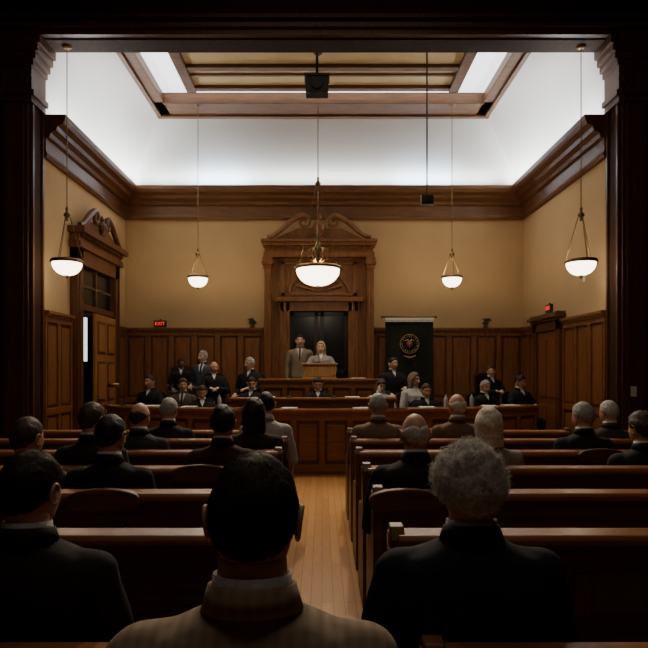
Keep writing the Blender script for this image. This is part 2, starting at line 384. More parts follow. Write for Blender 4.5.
# ---------------------------------------------------------------- banner
b=MB(); bx0,bx1=wx(385,12.2),wx(433,12.2); bz1=wz(318,12.2); bz0=.75
nx,nz=28,20; vs=[]
for j in range(nz+1):
    for i in range(nx+1):
        u=i/nx; w=j/nz; y=12.17+.022*math.sin(u*17)*(.2+w)+.01*math.sin(u*7+w*3)
        vs.append((bx0+(bx1-bx0)*u,y,bz1+(bz0-bz1)*w))
fs=[(j*(nx+1)+i,j*(nx+1)+i+1,(j+1)*(nx+1)+i+1,(j+1)*(nx+1)+i) for j in range(nz) for i in range(nx)]
ban=empty('ceremonial_banner')
b.add(vs,fs); b.obj('cloth',[plain('banner_cloth',(.016,.018,.011),.9,nscale=30,namt=.3,spec=.2)],True,ban)
GOLD=plain('gold_thread',(.36,.24,.08),.6,.1); 
b=MB(); bc=(bx0+bx1)/2; zc=wz(344,12.2)
b.tube([(bc+.19*math.cos(t*math.pi/16),12.125,zc+.19*math.sin(t*math.pi/16)) for t in range(33)],.007,6)
for t in range(20):
    an=t*2*math.pi/20; b.tube([(bc+.14*math.cos(an),12.125,zc+.14*math.sin(an)),(bc+.18*math.cos(an+.1),12.125,zc+.18*math.sin(an+.1))],[.014,.004],5,2 if t%3==0 else 0)
b.tube([(bc-.10,12.12,zc+.06),(bc-.04,12.12,zc+.08),(bc,12.115,zc+.03),(bc+.04,12.12,zc+.08),(bc+.10,12.12,zc+.06)],[.005,.022,.024,.022,.005],6)
b.prism([(-.055,.04),(.055,.04),(.055,-.04),(0,-.10),(-.055,-.04)],lambda p:(bc+p[0],12.115,zc+p[1]),lambda p:(bc+p[0],12.13,zc+p[1]),1)
b.tube([(bc,12.11,zc+.03),(bc,12.105,zc),(bc,12.11,zc-.06)],[.008,.018,.005],6)
b.tube([(bc-.12,12.12,zc-.24),(bc,12.11,zc-.28),(bc+.12,12.12,zc-.24)],[.008,.02,.008],6)
b.obj('seal',[GOLD,plain('shield_red',(.25,.05,.03),.7),plain('seal_blue',(.06,.12,.25),.7)],True,ban)
b=MB(); b.tube([(bx0-.05,12.17,bz1+.02),(bx1+.05,12.17,bz1+.02)],.018,10); b.ell((bx0-.06,12.17,bz1+.02),(.03,.03,.03)); b.ell((bx1+.06,12.17,bz1+.02),(.03,.03,.03))
b.tube([(bc,12.24,.46),(bc,12.24,bz1+.02),(bc,12.17,bz1+.02)],.014,8); b.lathe([(0,0),(.2,0),(.2,.02),(.05,.05),(.02,.1),(0,.1)],(bc,12.22,.45),20)
b.obj('pole_stand',[BRASS],True,ban)
b=MB(); b.box(bx0,bx1,12.13,12.15,bz1-.04,bz1+.0)
for i in range(40):
    xx=bx0+(i+.5)*(bx1-bx0)/40; b.box(xx-.007,xx+.007,12.13,12.145,bz1-.085,bz1-.04)
b.obj('fringed_heading',[plain('heading',(.72,.70,.60),.8)],False,ban)

# ---------------------------------------------------------------- platforms
b=MB(); b.box(XL+.16,XR-.12,10.12,10.95,0,.12); b.obj('dais_lower_step',[W_DRK],bevel=.01)
b=MB(); b.box(XL+.25,XR-.12,10.95,12.10,0,.45); b.box(DX1+.05,XR-.15,12.10,12.42,0,.45); b.box(XL+.25,DX0-.05,12.1,12.42,0,.45); b.box(cx-.6,cx+.6,12.1,12.36,0,.45); b.obj('dais',[W_DRK],bevel=.01)
b=MB(); b.box(-3.2,-1.45,11.66,12.38,.45,.60); b.obj('dais_riser_platform',[W_DRK],bevel=.01)

# ---------------------------------------------------------------- front bench (horseshoe)
def bary(x):
    ax=abs(x)
    return 8.95 if ax<=1.26 else 9.18+.9*((ax-1.26)/2.3)**2
def bench_run(name,pts,z0,z1,capfront=.05,capback=.32,mats=None,step=.42):
    b=MB(); mats=mats or [W_DESK,W_DRK,W_PEWT]
    for i in range(len(pts)-1):
        p=Vector((*pts[i],0)); q=Vector((*pts[i+1],0)); a=(q-p); L=a.length; a.normalize(); n=Vector((a.y,-a.x,0))
        b.fbox(p,a,n,0,L,-.04,0,z0,z1,1)
        b.fbox(p,a,n,-.003,L+.003,0,.035,z0,z0+.14); b.fbox(p,a,n,-.003,L+.003,0,.025,z1-.13,z1-.0)
        k=max(1,round(L/step)); w=L/k
        for j in range(k+1): b.fbox(p,a,n,max(-.003,j*w-.04),min(L+.003,j*w+.04),0,.024,z0+.14,z1-.13)
        for j in range(k): b.fbox(p,a,n,j*w+.08,(j+1)*w-.08,0,.014,z0+.20,z1-.19)
        b.fbox(p,a,n,-.02,L+.02,-capback,capfront+.02,z1,z1+.035,2)
        b.fbox(p,a,n,-.01,L+.01,0,capfront,z1-.035,z1,0)
    return b.obj(name,mats,bevel=.005)
left=[( -3.6+i*(3.6-1.26)/6, bary(-3.6+i*(3.6-1.26)/6)) for i in range(7)]
right=[(1.26+i*(3.6-1.26)/6, bary(1.26+.0001+i*(3.6-1.26)/6)) for i in range(7)]
left[-1]=(-1.26,9.18); right[0]=(1.26,9.18)
fb=empty('curved_courtroom_bench')
for nm,pp in (('wing_a',left),('center',[(-1.26,8.95),(1.26,8.95)]),('wing_b',right),('return_a',[(-1.26,9.20),(-1.26,8.95)]),('return_b',[(1.26,8.95),(1.26,9.20)])):
    o=bench_run(nm,pp,0,.925); o.parent=fb
cd=empty('clerk_desk')
for nm,pp in (('front',[(-1.45,9.75),(1.15,9.75)]),('side_a',[(-1.45,10.08),(-1.45,9.75)]),('side_b',[(1.15,9.75),(1.15,10.08)])):
    o=bench_run(nm,pp,0,1.06 ,capback=.30 if nm=='front' else .03); o.parent=cd
jb=empty('judges_bench')
for nm,pp in (('front',[(-1.06,10.56),(.95,10.56)]),('side_a',[(-1.06,10.90),(-1.06,10.56)]),('side_b',[(.95,10.56),(.95,10.90)])):
    o=bench_run(nm,pp,.12 ,1.36,capback=.34 if nm=='front' else .03); o.parent=jb
jb.location=(0,.02,0)
pd=empty('lectern',(-.045,10.77,1.395))
b=MB(); b.box(-.29,.29,-.10,.10,0,.25,0); b.box(-.24,.24,-.115,-.10,.04,.21,0); b.box(-.32,.32,-.14,.14,.25,.28,1); b.box(-.31,.31,-.12,.12,0,.025,0)
b.obj('case',[W_LITE,W_LITE],parent=pd,bevel=.005)

def paper_stack(x,y,z):
    b=MB()
    for i in range(4):
        an=random.uniform(-.3,.3); b.fbox((x,y,z+i*.004),(math.cos(an),math.sin(an),0),(-math.sin(an),math.cos(an),0),-.11,.11,-.13,.13,0,.004)
    b.obj('paper_stack',[PAPER])
for x,y in ((-2.75,9.72),(-2.1,9.48),(-.5,9.14),(.6,9.14),(1.65,9.38),(2.7,9.70),(3.1,9.88)): paper_stack(x,y,.961)
for x in (-.9,.5): paper_stack(x,9.90,1.096)
paper_stack(.65,10.75,1.396)
def mic(x,y,z,h=.35,dy=.12):
    e=empty('gooseneck_microphone',(x,y,z)); b=MB(); b.lathe([(0,0),(.05,0),(.05,.012),(.02,.03),(0,.03)],(0,0,0),16)
    b.tube([(0,0,.02),(0,0,h*.6),(0,dy*.3,h*.85),(0,dy,h)],.006,8); b.ell((0,dy+.015,h+.005),(.014,.03,.014),10,8); b.obj('stem',[BLACK],True,e)
mic(-3.3,9.98,.961,.42); mic(-.55,9.9,1.096); mic(.2,9.9,1.096); mic(-.06,10.77,1.677,.14,.08); mic(2.2,9.5,.961); mic(-2.42,9.58,.961)
def bottle(x,y,z):
    b=MB(); b.lathe([(0,0),(.03,0),(.032,.01),(.032,.13),(.028,.15),(.012,.18),(.012,.2),(0,.2)],(x,y,z),14); b.obj('water_bottle',[plain('bottle_plastic',(.5,.55,.6),.15)],True)
for x,y,z in ((.95,9.93,1.096),(1.95,9.45,.961),(-1.6,9.36,.961),(2.4,9.62,.961)): bottle(x,y,z)
e=empty('desk_lamp',(wx(112,10.0),9.86,.961))
b=MB(); b.lathe([(0,0),(.07,0),(.07,.015),(.02,.03),(0,.03)],(0,0,0),18); b.tube([(0,0,.02),(0,0,.22),(.02,0,.30),(.07,0,.34)],.008,8)
b.tube([(-.02,0,.35),(.16,0,.33)],[.035,.045],14); b.obj('stand_and_shade',[BRASS],True,e)

# ---------------------------------------------------------------- pews
XI_L=-.34; XI_R=.29; XO=3.9
def end_profile(y): return [(y-.045,0),(y-.055,.80),(y-.05,.90),(y-.02,.945),(y+.03,.95),(y+.07,.92),(y+.09,.85),(y+.12,.70),(y+.18,.64),(y+.38,.62),(y+.43,.60),(y+.45,.56),(y+.43,.50),(y+.43,0)]
def pew(k,x0,x1,rests=()):
    y=.78*k; e=empty('pew')
    h=-.10 if k==2 else 0
    b=MB()
    b.prismx([(y+.035,.10),(y+.060,.10),(y+.012,.88+h),(y-.012,.88+h)],x0,x1,0)
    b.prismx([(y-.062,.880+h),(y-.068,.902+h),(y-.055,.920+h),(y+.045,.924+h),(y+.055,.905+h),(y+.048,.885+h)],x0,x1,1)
    b.prismx([(y-.03,.80+h),(y-.025,.885+h),(y+.0,.885+h),(y+.0,.80+h)],x0,x1,0)
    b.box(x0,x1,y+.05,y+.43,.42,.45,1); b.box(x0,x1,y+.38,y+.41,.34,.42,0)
    n=max(2,round((x1-x0)/.75))
    for i in range(1,n):
        xx=x0+(x1-x0)*i/n; b.prismx([(y+.02,.10),(y+.04,.10),(y+.0,.76),(y-.022,.76)],xx-.035,xx+.035,0)
        b.box(xx-.02,xx+.02,y+.05,y+.40,0,.42,0)
    b.prismx([(y+.02,.10),(y+.04,.10),(y+.035,.22),(y+.012,.22)],x0,x1,0)
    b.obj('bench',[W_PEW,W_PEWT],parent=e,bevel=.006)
    b=MB()
    for xe in (x0,x1): b.prismx([(p[0],p[1]+(h if p[1]>.7 else 0)) for p in end_profile(y)],xe-.028,xe+.028,0); 
    for xe in (x0,x1): b.tube([(xe-.034,y+.01,.89+h),(xe+.034,y+.01,.89+h)],.035,14,1)
    b.obj('end_panels',[W_PEW,W_PEWT],parent=e,bevel=.006)
    if rests:
        b=MB()
        for rx_ in rests:
            w=.19; pr=[]
            for i in range(13):
                t=i/12*math.pi; pr.append((-w*math.cos(t),.885+h+.06*math.sin(t)**.8))
            pr=[(-w+.02,.83+h)]+pr+[(w-.02,.83+h)]
            b.prism(pr,lambda p:(rx_+p[0],y-.082,p[1]),lambda p:(rx_+p[0],y-.03,p[1]))
        b.obj('head_crest',[W_PEW],parent=e,bevel=.008)
RESTS={(4,-1):[wx(107,3.1)],(5,-1):[wx(203,3.9)],(4,1):[wx(405,3.1)],(6,1):[wx(597,4.7)],(2,1):[.44]}
for k in range(1,9):
    for s in (-1,1):
        x0,x1=(-XO,XI_L) if s<0 else (XI_R,XO)
        if k==8: x0,x1=(-3.0,XI_L) if s<0 else (XI_R+.0,2.55)
        pew(k,x0,x1,RESTS.get((k,s),()))

# ---------------------------------------------------------------- pendant lamps
def chain(b,p0,p1,r,m):
    p0=Vector(p0);p1=Vector(p1);L=(p1-p0).length;n=int(L/.035)+1
    pts=[];rad=[]
    for i in range(n*2+1):
        pts.append(p0.lerp(p1,i/(n*2))); rad.append(r if i%2 else r*.45)
    b.tube(pts,rad,5,m)
def pendant(name,x,y,zb,R,H,hubh,ztop,power):
    e=empty(name,(x,y,0))
    b=MB(); pr=[(.02,0)]
    for i in range(1,11):
        t=i/10*math.pi/2; pr.append((R*.97*math.sin(t)**.9,H*.75*(1-math.cos(t))))
    pr+= [(R*.93,H*.76),(R*.6,H*.30),(.01,H*.12)]
    b.lathe(pr,(0,0,zb+.05),32); b.obj('glass_bowl',[BOWL],True,e)
    b=MB(); zr=zb+.05+H*.74
    b.lathe([(R*.97,0),(R*1.06,.0),(R*1.10,.02),(R*1.04,.05),(R*.98,.05),(R*.96,.02),(R*.97,0)],(0,0,zr),32)
    b.lathe([(0,-.05),(.012,-.04),(.022,-.02),(.012,-.005),(.03,.0),(.035,.012),(0,.02)],(0,0,zb+.05),14)
    zh=zr+hubh
    b.lathe([(0,-.10),(.02,-.09),(.012,-.06),(.04,-.03),(.05,0),(.03,.02),(.015,.05),(.025,.08),(.01,.11),(0,.11)],(0,0,zh),16)
    b.lathe([(0,-.04),(.03,-.04),(.07,-.01),(.07,0),(0,0)],(0,0,ztop),16)
    b.obj('brass_frame',[BRASS],True,e)
    b=MB()
    for i in range(3):
        a=i*2*math.pi/3+.5; chain(b,(R*1.03*math.cos(a),R*1.03*math.sin(a),zr+.04),(.03*math.cos(a),.03*math.sin(a),zh),.008,0)
    chain(b,(0,0,zh+.1),(0,0,ztop-.03),.010,0)
    b.obj('chains',[BRASS],False,e)
    l=bpy.data.lights.new('lamp_bulb','POINT'); l.energy=power; l.color=(1,.76,.48); l.shadow_soft_size=.05
    lo=bpy.data.objects.new('lamp_bulb',l); lo.location=(0,0,zr+.08); lo.parent=e; COL.objects.link(lo)
    return e
pendant('pendant_lamp',wx(67,8.62),8.62,wz(279,8.62),.21,.24,.70,ZS,5)
pendant('pendant_lamp',wx(581,8.62),8.62,wz(279,8.62),.21,.24,.70,ZS,5)
pendant('pendant_lamp',wx(198,11.0),11.0,wz(290,11),.18,.22,.45,zb,27)
pendant('pendant_lamp',wx(452,11.0),11.0,wz(290,11),.18,.22,.45,zb,27)
pendant('chandelier',wx(318,9.4),9.4,wz(289,9.4),.35,.34,1.35,zc0-.02,50)
ch=bpy.data.objects['chandelier']
b=MB(); zz=wz(262,9.4)
b.lathe([(0,0),(.03,.0),(.05,.05),(.03,.1),(.04,.2),(.06,.28),(.03,.33),(.02,.45),(.04,.5),(.0,.55)],(0,0,zz-.05),18)
b.tube([(0,0,zz+.4),(0,0,zz+1.5)],.008,6)
for i in range(6):
    a=i*math.pi/3; c_,s_=math.cos(a),math.sin(a)
    b.tube([(.05*c_,.05*s_,zz),(.14*c_,.14*s_,zz+.05),(.18*c_,.18*s_,zz+.14),(.12*c_,.12*s_,zz+.2),(.05*c_,.05*s_,zz+.22)],.009,6)
b.obj('center_body',[BRASS],True,ch)
sp=empty('hanging_speaker',(wx(317,9.1),9.1,0))
b=MB(); s0=wz(92,9.0); s1=wz(74,9.0)
b.box(-.17,.17,-.12,.12,s0,s1); b.box(-.19,.19,-.14,.14,s1-.04,s1); b.tube([(.0,0,s1),(.0,0,zc0-.02)],.02,8); b.tube([(0,-.11,s0+.12),(0,-.16,s0+.12)],[.08,.09],18); b.lathe([(0,0),(.09,0),(.09,.03),(0,.03)],(0,0,zc0-.05),14)
b.obj('box',[BLACK],parent=sp,bevel=.006)
mp_=empty('hanging_microphone',(wx(427,9.0),9.0,0))
zt=wz(205,9.0)
b=MB(); b.tube([(0,0,zt+.12),(0,0,zc0-.02)],.013,6); b.box(-.09,.09,-.06,.06,zt,zt+.14); b.tube([(0,-.06,zt+.07),(0,-.10,zt+.07)],[.04,.045],14); b.lathe([(0,0),(.06,0),(.06,.03),(0,.03)],(0,0,zc0-.05),12)
b.obj('box',[BLACK],parent=mp_,bevel=.005)

# ---------------------------------------------------------------- PEOPLE
def sst(a,b_,x):
    t=max(0,min(1,(x-a)/(b_-a))); return t*t*(3-2*t)
RX,RY,RZ=.076,.097,.120
def head_base(d):
    x,y,z=d[0]*RX,d[1]*RY,d[2]*RZ
    if d[2]<0:
        t=-d[2]; x*=1-.16*t+.10*t*t
        if d[1]>0: y*=1+.16*t
        else: y*=1-.22*t
    if d[1]<0: x*=1+.04*(-d[1])*(1 if d[2]>0 else max(0,1+d[2]*1.5))
    return Vector((x,y,z))
def head_fn(d,p):
    v=head_base(d); x,y,z=v
    if d[1]>0:
        f=sst(.03,-.035,z)*sst(-.052,-.036,z) if z<.03 else 0
        y+=.026*math.exp(-(x/(.009+.006*f))**2)*f
        y+=.004*math.exp(-(x/.008)**2)*math.exp(-((z-.01)/.02)**2)
        y-=.011*math.exp(-((abs(x)-.031)/.014)**2-((z-.008)/.012)**2)
        y+=.006*math.exp(-((z-.030)/.009)**2)*math.exp(-(x/.05)**4)
        y+=.006*math.exp(-(x/.022)**4-((z+.062)/.008)**2)
        y-=.003*math.exp(-(x/.022)**4-((z+.062)/.0025)**2)
        y+=.009*math.exp(-(x/.024)**2-((z+.098)/.016)**2)
        y+=.004*math.exp(-((abs(x)-.045)/.015)**2-((z+.02)/.018)**2)
    return (x,y,z)
def make_head():
    b=MB(); b.ell((0,0,0),(1,1,1),76,52,0,head_fn)
    for i,f in enumerate(b.f):
        c=[sum(b.v[j][q] for j in f)/len(f) for q in range(3)]
        if c[1]>.06 and abs(c[0])<.023 and abs(c[2]+.062)<.009: b.m[i]=1
        if c[1]>.05 and .014<abs(c[0])<.048 and abs(c[2]-.029)<.0045: b.m[i]=3
    for sg in (-1,1):
        b.ell((sg*.031,.072,.008),(.0125,.0125,.0115),14,10,2); b.ell((sg*.031,.0795,.008),(.0055,.0055,.0055),10,8,3)
        ex=sg*.077
        pts=[]
        for i in range(15):
            t=-1.9+i/14*4.6; pts.append((ex+sg*(.010+.004*math.sin(t)),-.008-.017*math.cos(t)*1.0,.002+.029*math.sin(t)*1.0))
        b.tube(pts,.0055,8,0); b.ell((ex+sg*.004,-.006,.0),(.008,.016,.027),12,8,0); b.ell((ex+sg*.006,.0,-.026),(.006,.009,.010),10,8,0)
    b.tube([(0,-.016,-.05),(0,-.020,-.09),(0,-.024,-.17)],[.053,.056,.058],18,0)
    return b.mesh('head',[None]*4,True)
HEAD=make_head()
def hairline(az,style):
    a=az/math.pi
    pts=[(0,.072),(.25,.062),(.38,.028),(.46,.004),(.55,.004),(.62,-.014),(.75,-.042),(1,-.054)]
    if style in('long','bob'): pts=[(0,.078),(.2,.07),(.32,.02),(.4,-.06),(.5,-.2),(1,-.2)]
    if style=='curly': pts=[(0,.070),(.25,.06),(.36,.02),(.44,-.01),(.55,-.02),(.7,-.045),(1,-.065)]
    for (a0,v0),(a1,v1) in zip(pts,pts[1:]):
        if a<=a1: return v0+(v1-v0)*(a-a0)/(a1-a0)
    return pts[-1][1]
THK={'short':.010,'curly':.024,'bald':.007,'long':.020,'bob':.022,'full':.018}
def hair_s(d,v,style):
    az=abs(math.atan2(d[0],d[1]))
    if style=='bald':
        lo=hairline(az,'short'); hi=.045+.015*math.sin(az*3)
        return sst(lo-.008,lo+.008,v.z)*sst(hi+.012,hi-.012,v.z)*sst(1.1,1.4,az)
    h=hairline(az,style)
    return sst(h-.009,h+.009,v.z)
def hair_pt(d,style,seed=0):
    d=Vector(d); v=head_base(d); s=hair_s(d,v,style); t=THK[style]
    nz=noise.noise(v*22+Vector((seed,0,0)))*.35+noise.noise(v*60+Vector((seed,3,0)))*.2
    if style=='curly': nz=noise.noise(v*30+Vector((seed,0,0)))*.45+noise.noise(v*80)*.3
    t=t*(1+nz)
    if style in('short',) : t*= .30+.85*sst(-.05,.07,v.z)
    if style in('full','curly') : t*= .55+.6*sst(-.05,.05,v.z)
    nrm=Vector((d.x/RX,d.y/RY,d.z/RZ)).normalized()
    p=v+nrm*(-.010*(1-s)+t*s)
    if style in('long','bob') and d.z<.15:
        az=abs(math.atan2(d.x,d.y)); w=sst(1.1,1.7,az)
        k=sst(.15,-.35,d.z)*w
        m_=math.hypot(d.x,d.y)+1e-6; ex=Vector((d.x/m_*(RX+.022),d.y/m_*(RY+.0)-.012,0))
        dep=(.14 if style=='bob' else .24)
        zt=-dep*min(1,(-(d.z)+.15)/1.0)
        fl=1.0 if d.z>-.9 else max(.2,(1+d.z)/.1)
        ex*=fl
        p=p.lerp(Vector((ex.x*(1+nz*.2),ex.y*(1+nz*.2),zt)),k)
    return p
HC={}
def hair_mesh(style):
    if style in HC: return HC[style]
    b=MB(); b.ell((0,0,0),(1,1,1),60,44,0,lambda d,p: tuple(hair_pt(d,style)))
    HC[style]=b.mesh('hair_'+style,[None],True); return HC[style]
def strands(style,n,seed,L,r,curl=False,down=1.0):
    rnd=random.Random(seed); b=MB(); c=0
    while c<n:
        d=Vector((rnd.gauss(0,1),rnd.gauss(0,1),rnd.gauss(0,1))).normalized(); v=head_base(d)
        if hair_s(d,v,style)<.45: continue
        c+=1
        p=hair_pt(d,style); nrm=Vector((d.x/RX,d.y/RY,d.z/RZ)).normalized()
        down_=Vector((0,-.25,-1)); tg=(down_-nrm*down_.dot(nrm))
        if tg.length<.05: tg=Vector((rnd.uniform(-1,1),-.6,0))
        tg.normalize(); side=nrm.cross(tg)
        dr=(tg*down+nrm*rnd.uniform(.0,.12)+side*rnd.uniform(-.3,.3)).normalized()
        l=L*rnd.uniform(.6,1.3)*(.4+.6*sst(-.06,.02,v.z))
        if curl:
            R=rnd.uniform(.004,.009); ph=rnd.uniform(0,6.28); tn=rnd.uniform(1.2,2.6); pts=[]
            ax=(nrm*.55+tg*rnd.uniform(-.4,.8)+side*rnd.uniform(-.8,.8)).normalized(); u1=ax.orthogonal().normalized(); u2=ax.cross(u1)
            for i in range(11):
                t=i/10; a=ph+t*tn*6.28; pts.append(p-nrm*.008+ax*(t*l)+(u1*math.cos(a)+u2*math.sin(a))*R)
            b.tube(pts,[r*(1-.6*i/10) for i in range(11)],3,0,False)
        else:
            pts=[p-nrm*.002,p+dr*l*.5+nrm*.0008,p+dr*l-nrm*l*.14]
            b.tube(pts,[r,r*.8,r*.15],3,0,False)
    return b.mesh('strands',[None],True)

def hand(b,w,f,n,thumb):
    f=Vector(f).normalized(); n=(Vector(n)-f*Vector(n).dot(f)).normalized(); r=f.cross(n).normalized()*thumb; w=Vector(w)
    vs=[];N=12
    prof=[(-.02,.024,.018),(.0,.028,.017),(.03,.038,.016),(.06,.042,.014),(.085,.040,.012),(.092,.034,.008)]
    for (u,a_,c_) in prof:
        for k in range(N):
            an=2*math.pi*k/N; vs.append(w+f*u+r*(a_*math.cos(an))+n*(c_*math.sin(an)-u*.06))
    fs=[(i*N+k,i*N+(k+1)%N,(i+1)*N+(k+1)%N,(i+1)*N+k) for i in range(len(prof)-1) for k in range(N)]
    fs.append(tuple(range(N))[::-1]); fs.append(tuple(range((len(prof)-1)*N,len(prof)*N))); b.add(vs,fs,3)
    for off,L in ((.030,.070),(.010,.079),(-.010,.073),(-.029,.057)):
        p=w+f*.082+r*off-n*.004; q=p+(f*.95+r*off*2-n*.35).normalized()*L*.45; s_=q+(f*.6-n*.75).normalized()*L*.32; e_=s_+(f*.3-n*.9).normalized()*L*.25
        b.tube([p,q,s_,e_,e_+(e_-s_)*.12],[.0095,.009,.008,.0068,.003],8,3)
    p=w+f*.025+r*.030; q=p+(f*.6+r*.75-n*.2).normalized()*.038; s_=q+(f*.9+r*.2-n*.3).normalized()*.032
    b.tube([p-(q-p)*.3,p,q,s_,s_+(s_-q)*.15],[.011,.0125,.010,.008,.003],8,3)

TORSO=[(.43,.165,.125,0),(.52,.185,.140,0),(.62,.175,.130,0),(.74,.170,.125,0),(.86,.185,.128,0),(.95,.200,.122,-.004),(1.00,.195,.108,-.008),(1.03,.165,.094,-.012),(1.052,.125,.082,-.016),(1.070,.092,.072,-.018),(1.088,.071,.065,-.019),(1.12,.060,.060,-.019),(1.17,.056,.057,-.018)]
def build_body(name,arms,standing=False,fat=1.0,sleeve=1.0,female=False,robe=False,voxel=.0105,vneck=None):
    dz=.42 if standing else 0
    b=MB(); N=28; vs=[]
    for (z,a_,c_,yo) in TORSO:
        q=fat if z<1.05 else 1
        for k in range(N):
            an=2*math.pi*k/N; ca,sa=math.cos(an),math.sin(an); ex=.8 if z<1.06 else 1
            X=a_*q*math.copysign(abs(ca)**ex,ca); Y=c_*q*math.copysign(abs(sa)**ex,sa)
            if female and .78<z<.98 and Y>0: Y+=.03*math.exp(-((abs(X)-.08)/.05)**2)
            vs.append((X,Y+yo,z+dz))
    R=len(TORSO); fs=[(i*N+k,i*N+(k+1)%N,(i+1)*N+(k+1)%N,(i+1)*N+k) for i in range(R-1) for k in range(N)]
    fs.append(tuple(range(N))[::-1]); fs.append(tuple(range((R-1)*N,R*N))); b.add(vs,fs)
    el,wr=arms[:2]; el2,wr2=(arms[2:] if len(arms)>2 else arms[:2])
    AR={-1:(el,wr),1:(el2,wr2)}
    for sg in (-1,1):
        el_,wr_=AR[sg]
        S=Vector((sg*.180,-.008,.975+dz)); E=Vector((sg*el_[0],el_[1],el_[2]+dz)); W=Vector((sg*wr_[0],wr_[1],wr_[2]+dz))
        b.capsule(Vector((sg*.09,-.01,1.000+dz)),S,.058,.070); b.capsule(S,S.lerp(E,.5),.070*fat**.5,.064*sleeve); b.capsule(S.lerp(E,.5),E,.064*sleeve,.053*sleeve)
        b.capsule(E,E.lerp(W,.5),.053*sleeve,.049*sleeve); b.capsule(E.lerp(W,.5),W,.049*sleeve,.036*sleeve**1.6)
        if standing:
            H=Vector((sg*.09,0,.90)); K=Vector((sg*.10,.01,.50)); A=Vector((sg*.105,-.02,.10))
            b.capsule(H,K,.100,.066); b.capsule(K,K.lerp(A,.35),.066,.060); b.capsule(K.lerp(A,.35),A,.060,.046); b.capsule(A+Vector((0,-.02,-.055)),A+Vector((sg*.02,.15,-.062)),.045,.038)
        else:
            H=Vector((sg*.085,.0,.545)); K=Vector((sg*.115,.40,.525)); A=Vector((sg*.115,.37,.10))
            b.capsule(H,K,.098,.068); b.capsule(K,K.lerp(A,.35),.068,.060); b.capsule(K.lerp(A,.35),A,.060,.045); b.capsule(A+Vector((0,-.02,-.055)),A+Vector((sg*.02,.15,-.062)),.045,.038)
    if robe and standing:
        b.lathe([(.12,1.05),(.20,.9),(.22,.5),(.25,.12),(.2,.10),(0,.10)],(0,0,0),24,0,1,.8)
    tmp=bpy.data.objects.new('tmp',b.mesh('tmp',[None]*5,False)); COL.objects.link(tmp)
    rm=tmp.modifiers.new('r','REMESH'); rm.mode='VOXEL'; rm.voxel_size=voxel
    sm=tmp.modifiers.new('s','SMOOTH'); sm.iterations=7; sm.factor=.5
    dg=bpy.context.evaluated_depsgraph_get(); me=bpy.data.meshes.new_from_object(tmp.evaluated_get(dg))
    bpy.data.objects.remove(tmp)
    V=np.zeros(len(me.vertices)*3); me.vertices.foreach_get('co',V); V=V.reshape(-1,3)
    for i in range(len(V)):
        x,y,z=V[i]
        if z<1.04+dz:
            nn_=noise.noise(Vector((x*9,y*9,z*5)))*.010+noise.noise(Vector((x*26,y*22,z*14)))*.004
            nn_*=min(1,(1.04+dz-z)/.05)
            c=Vector((x,y*1.0,0)); 
            if c.length>1e-4: c.normalize(); V[i,0]+=c.x*nn_; V[i,1]+=c.y*nn_
    V[:,2]=np.maximum(V[:,2],.001)
    bb=MB(); bb.v=[tuple(v) for v in V]
    vz=.98 if robe else .82; vk=.42 if robe else .26
    for p in me.polygons:
        f=tuple(p.vertices); bb.f.append(f); c=V[list(f)].mean(axis=0); x,y,z=c[0],c[1],c[2]-dz; m=0
        if z>1.100: m=3
        elif c[2]<.085: m=4
        elif not standing and not robe and ((z<.63 and y>.16) or z<.42): m=1
        elif standing and not robe and c[2]<.86: m=1
        elif y>.0 and z>vz and abs(x)<(z-vz)*vk: m=4 if (abs(x)<.017 and not female and not robe) else 2
        bb.m.append(m)
    def ring(r0,z0,r1,z1,m,tilt,thick,open_=0.0,sy=1.0):
        n=44; vs=[]; fs=[]; a0=math.pi/2+open_; a1=math.pi/2+2*math.pi-open_
        for k in range(n+1):
            an=a0+(a1-a0)*k/n; back=-math.sin(an)
            for (r,z,t) in ((r0,z0,0),(r1,z1,0),(r1,z1,thick),(r0,z0,thick)):
                rr=r+t; vs.append((rr*math.cos(an),-.020+rr*math.sin(an)*sy,z+dz+tilt*back))
        for k in range(n):
            q=k+1
            for j in range(4): fs.append((k*4+j,q*4+j,q*4+(j+1)%4,k*4+(j+1)%4))
        fs.append((0,1,2,3)); fs.append((n*4+3,n*4+2,n*4+1,n*4))
        bb.add(vs,fs,m)
    ring(.067,1.090,.0620,1.136,2,.008,.003,.12)
    ring(.080,1.074,.0680,1.118,0,.012,.005,.55)
    for sg in (-1,1):
        el_,wr_=AR[sg]
        E=Vector((sg*el_[0],el_[1],el_[2]+dz)); W=Vector((sg*wr_[0],wr_[1],wr_[2]+dz)); f=(W-E).normalized()
        up=Vector((0,0,1)) if abs(f.z)<.8 else Vector((sg,0,0))
        tip=W+f*.026*sleeve**1.6
        bb.tube([tip-f*.02,tip+f*.014],[.030,.031],14,2)
        hf=(f+Vector((0,.3,-.25))).normalized() if abs(f.z)<.8 else f
        r_=hf.cross((up-hf*up.dot(hf)).normalized()); th = 1 if r_.x*(-sg)>0 or abs(r_.x)<.2 else -1
        hand(bb,tip+f*.018,hf,up,th)
    mesh=bb.mesh(name,[None]*5,True); bpy.data.meshes.remove(me); return mesh
LAP=((.255,.02,.70),(.15,.27,.655)); FOLD=((.27,.07,.74),(.09,.27,.80)); SIDE=((.245,-.02,.70),(.25,.05,.47)); POD=((.27,.05,.75),(.18,.26,.80))
MIXA=((.27,.06,.73),(.13,.27,.76),(.255,.0,.70),(.17,.26,.655))
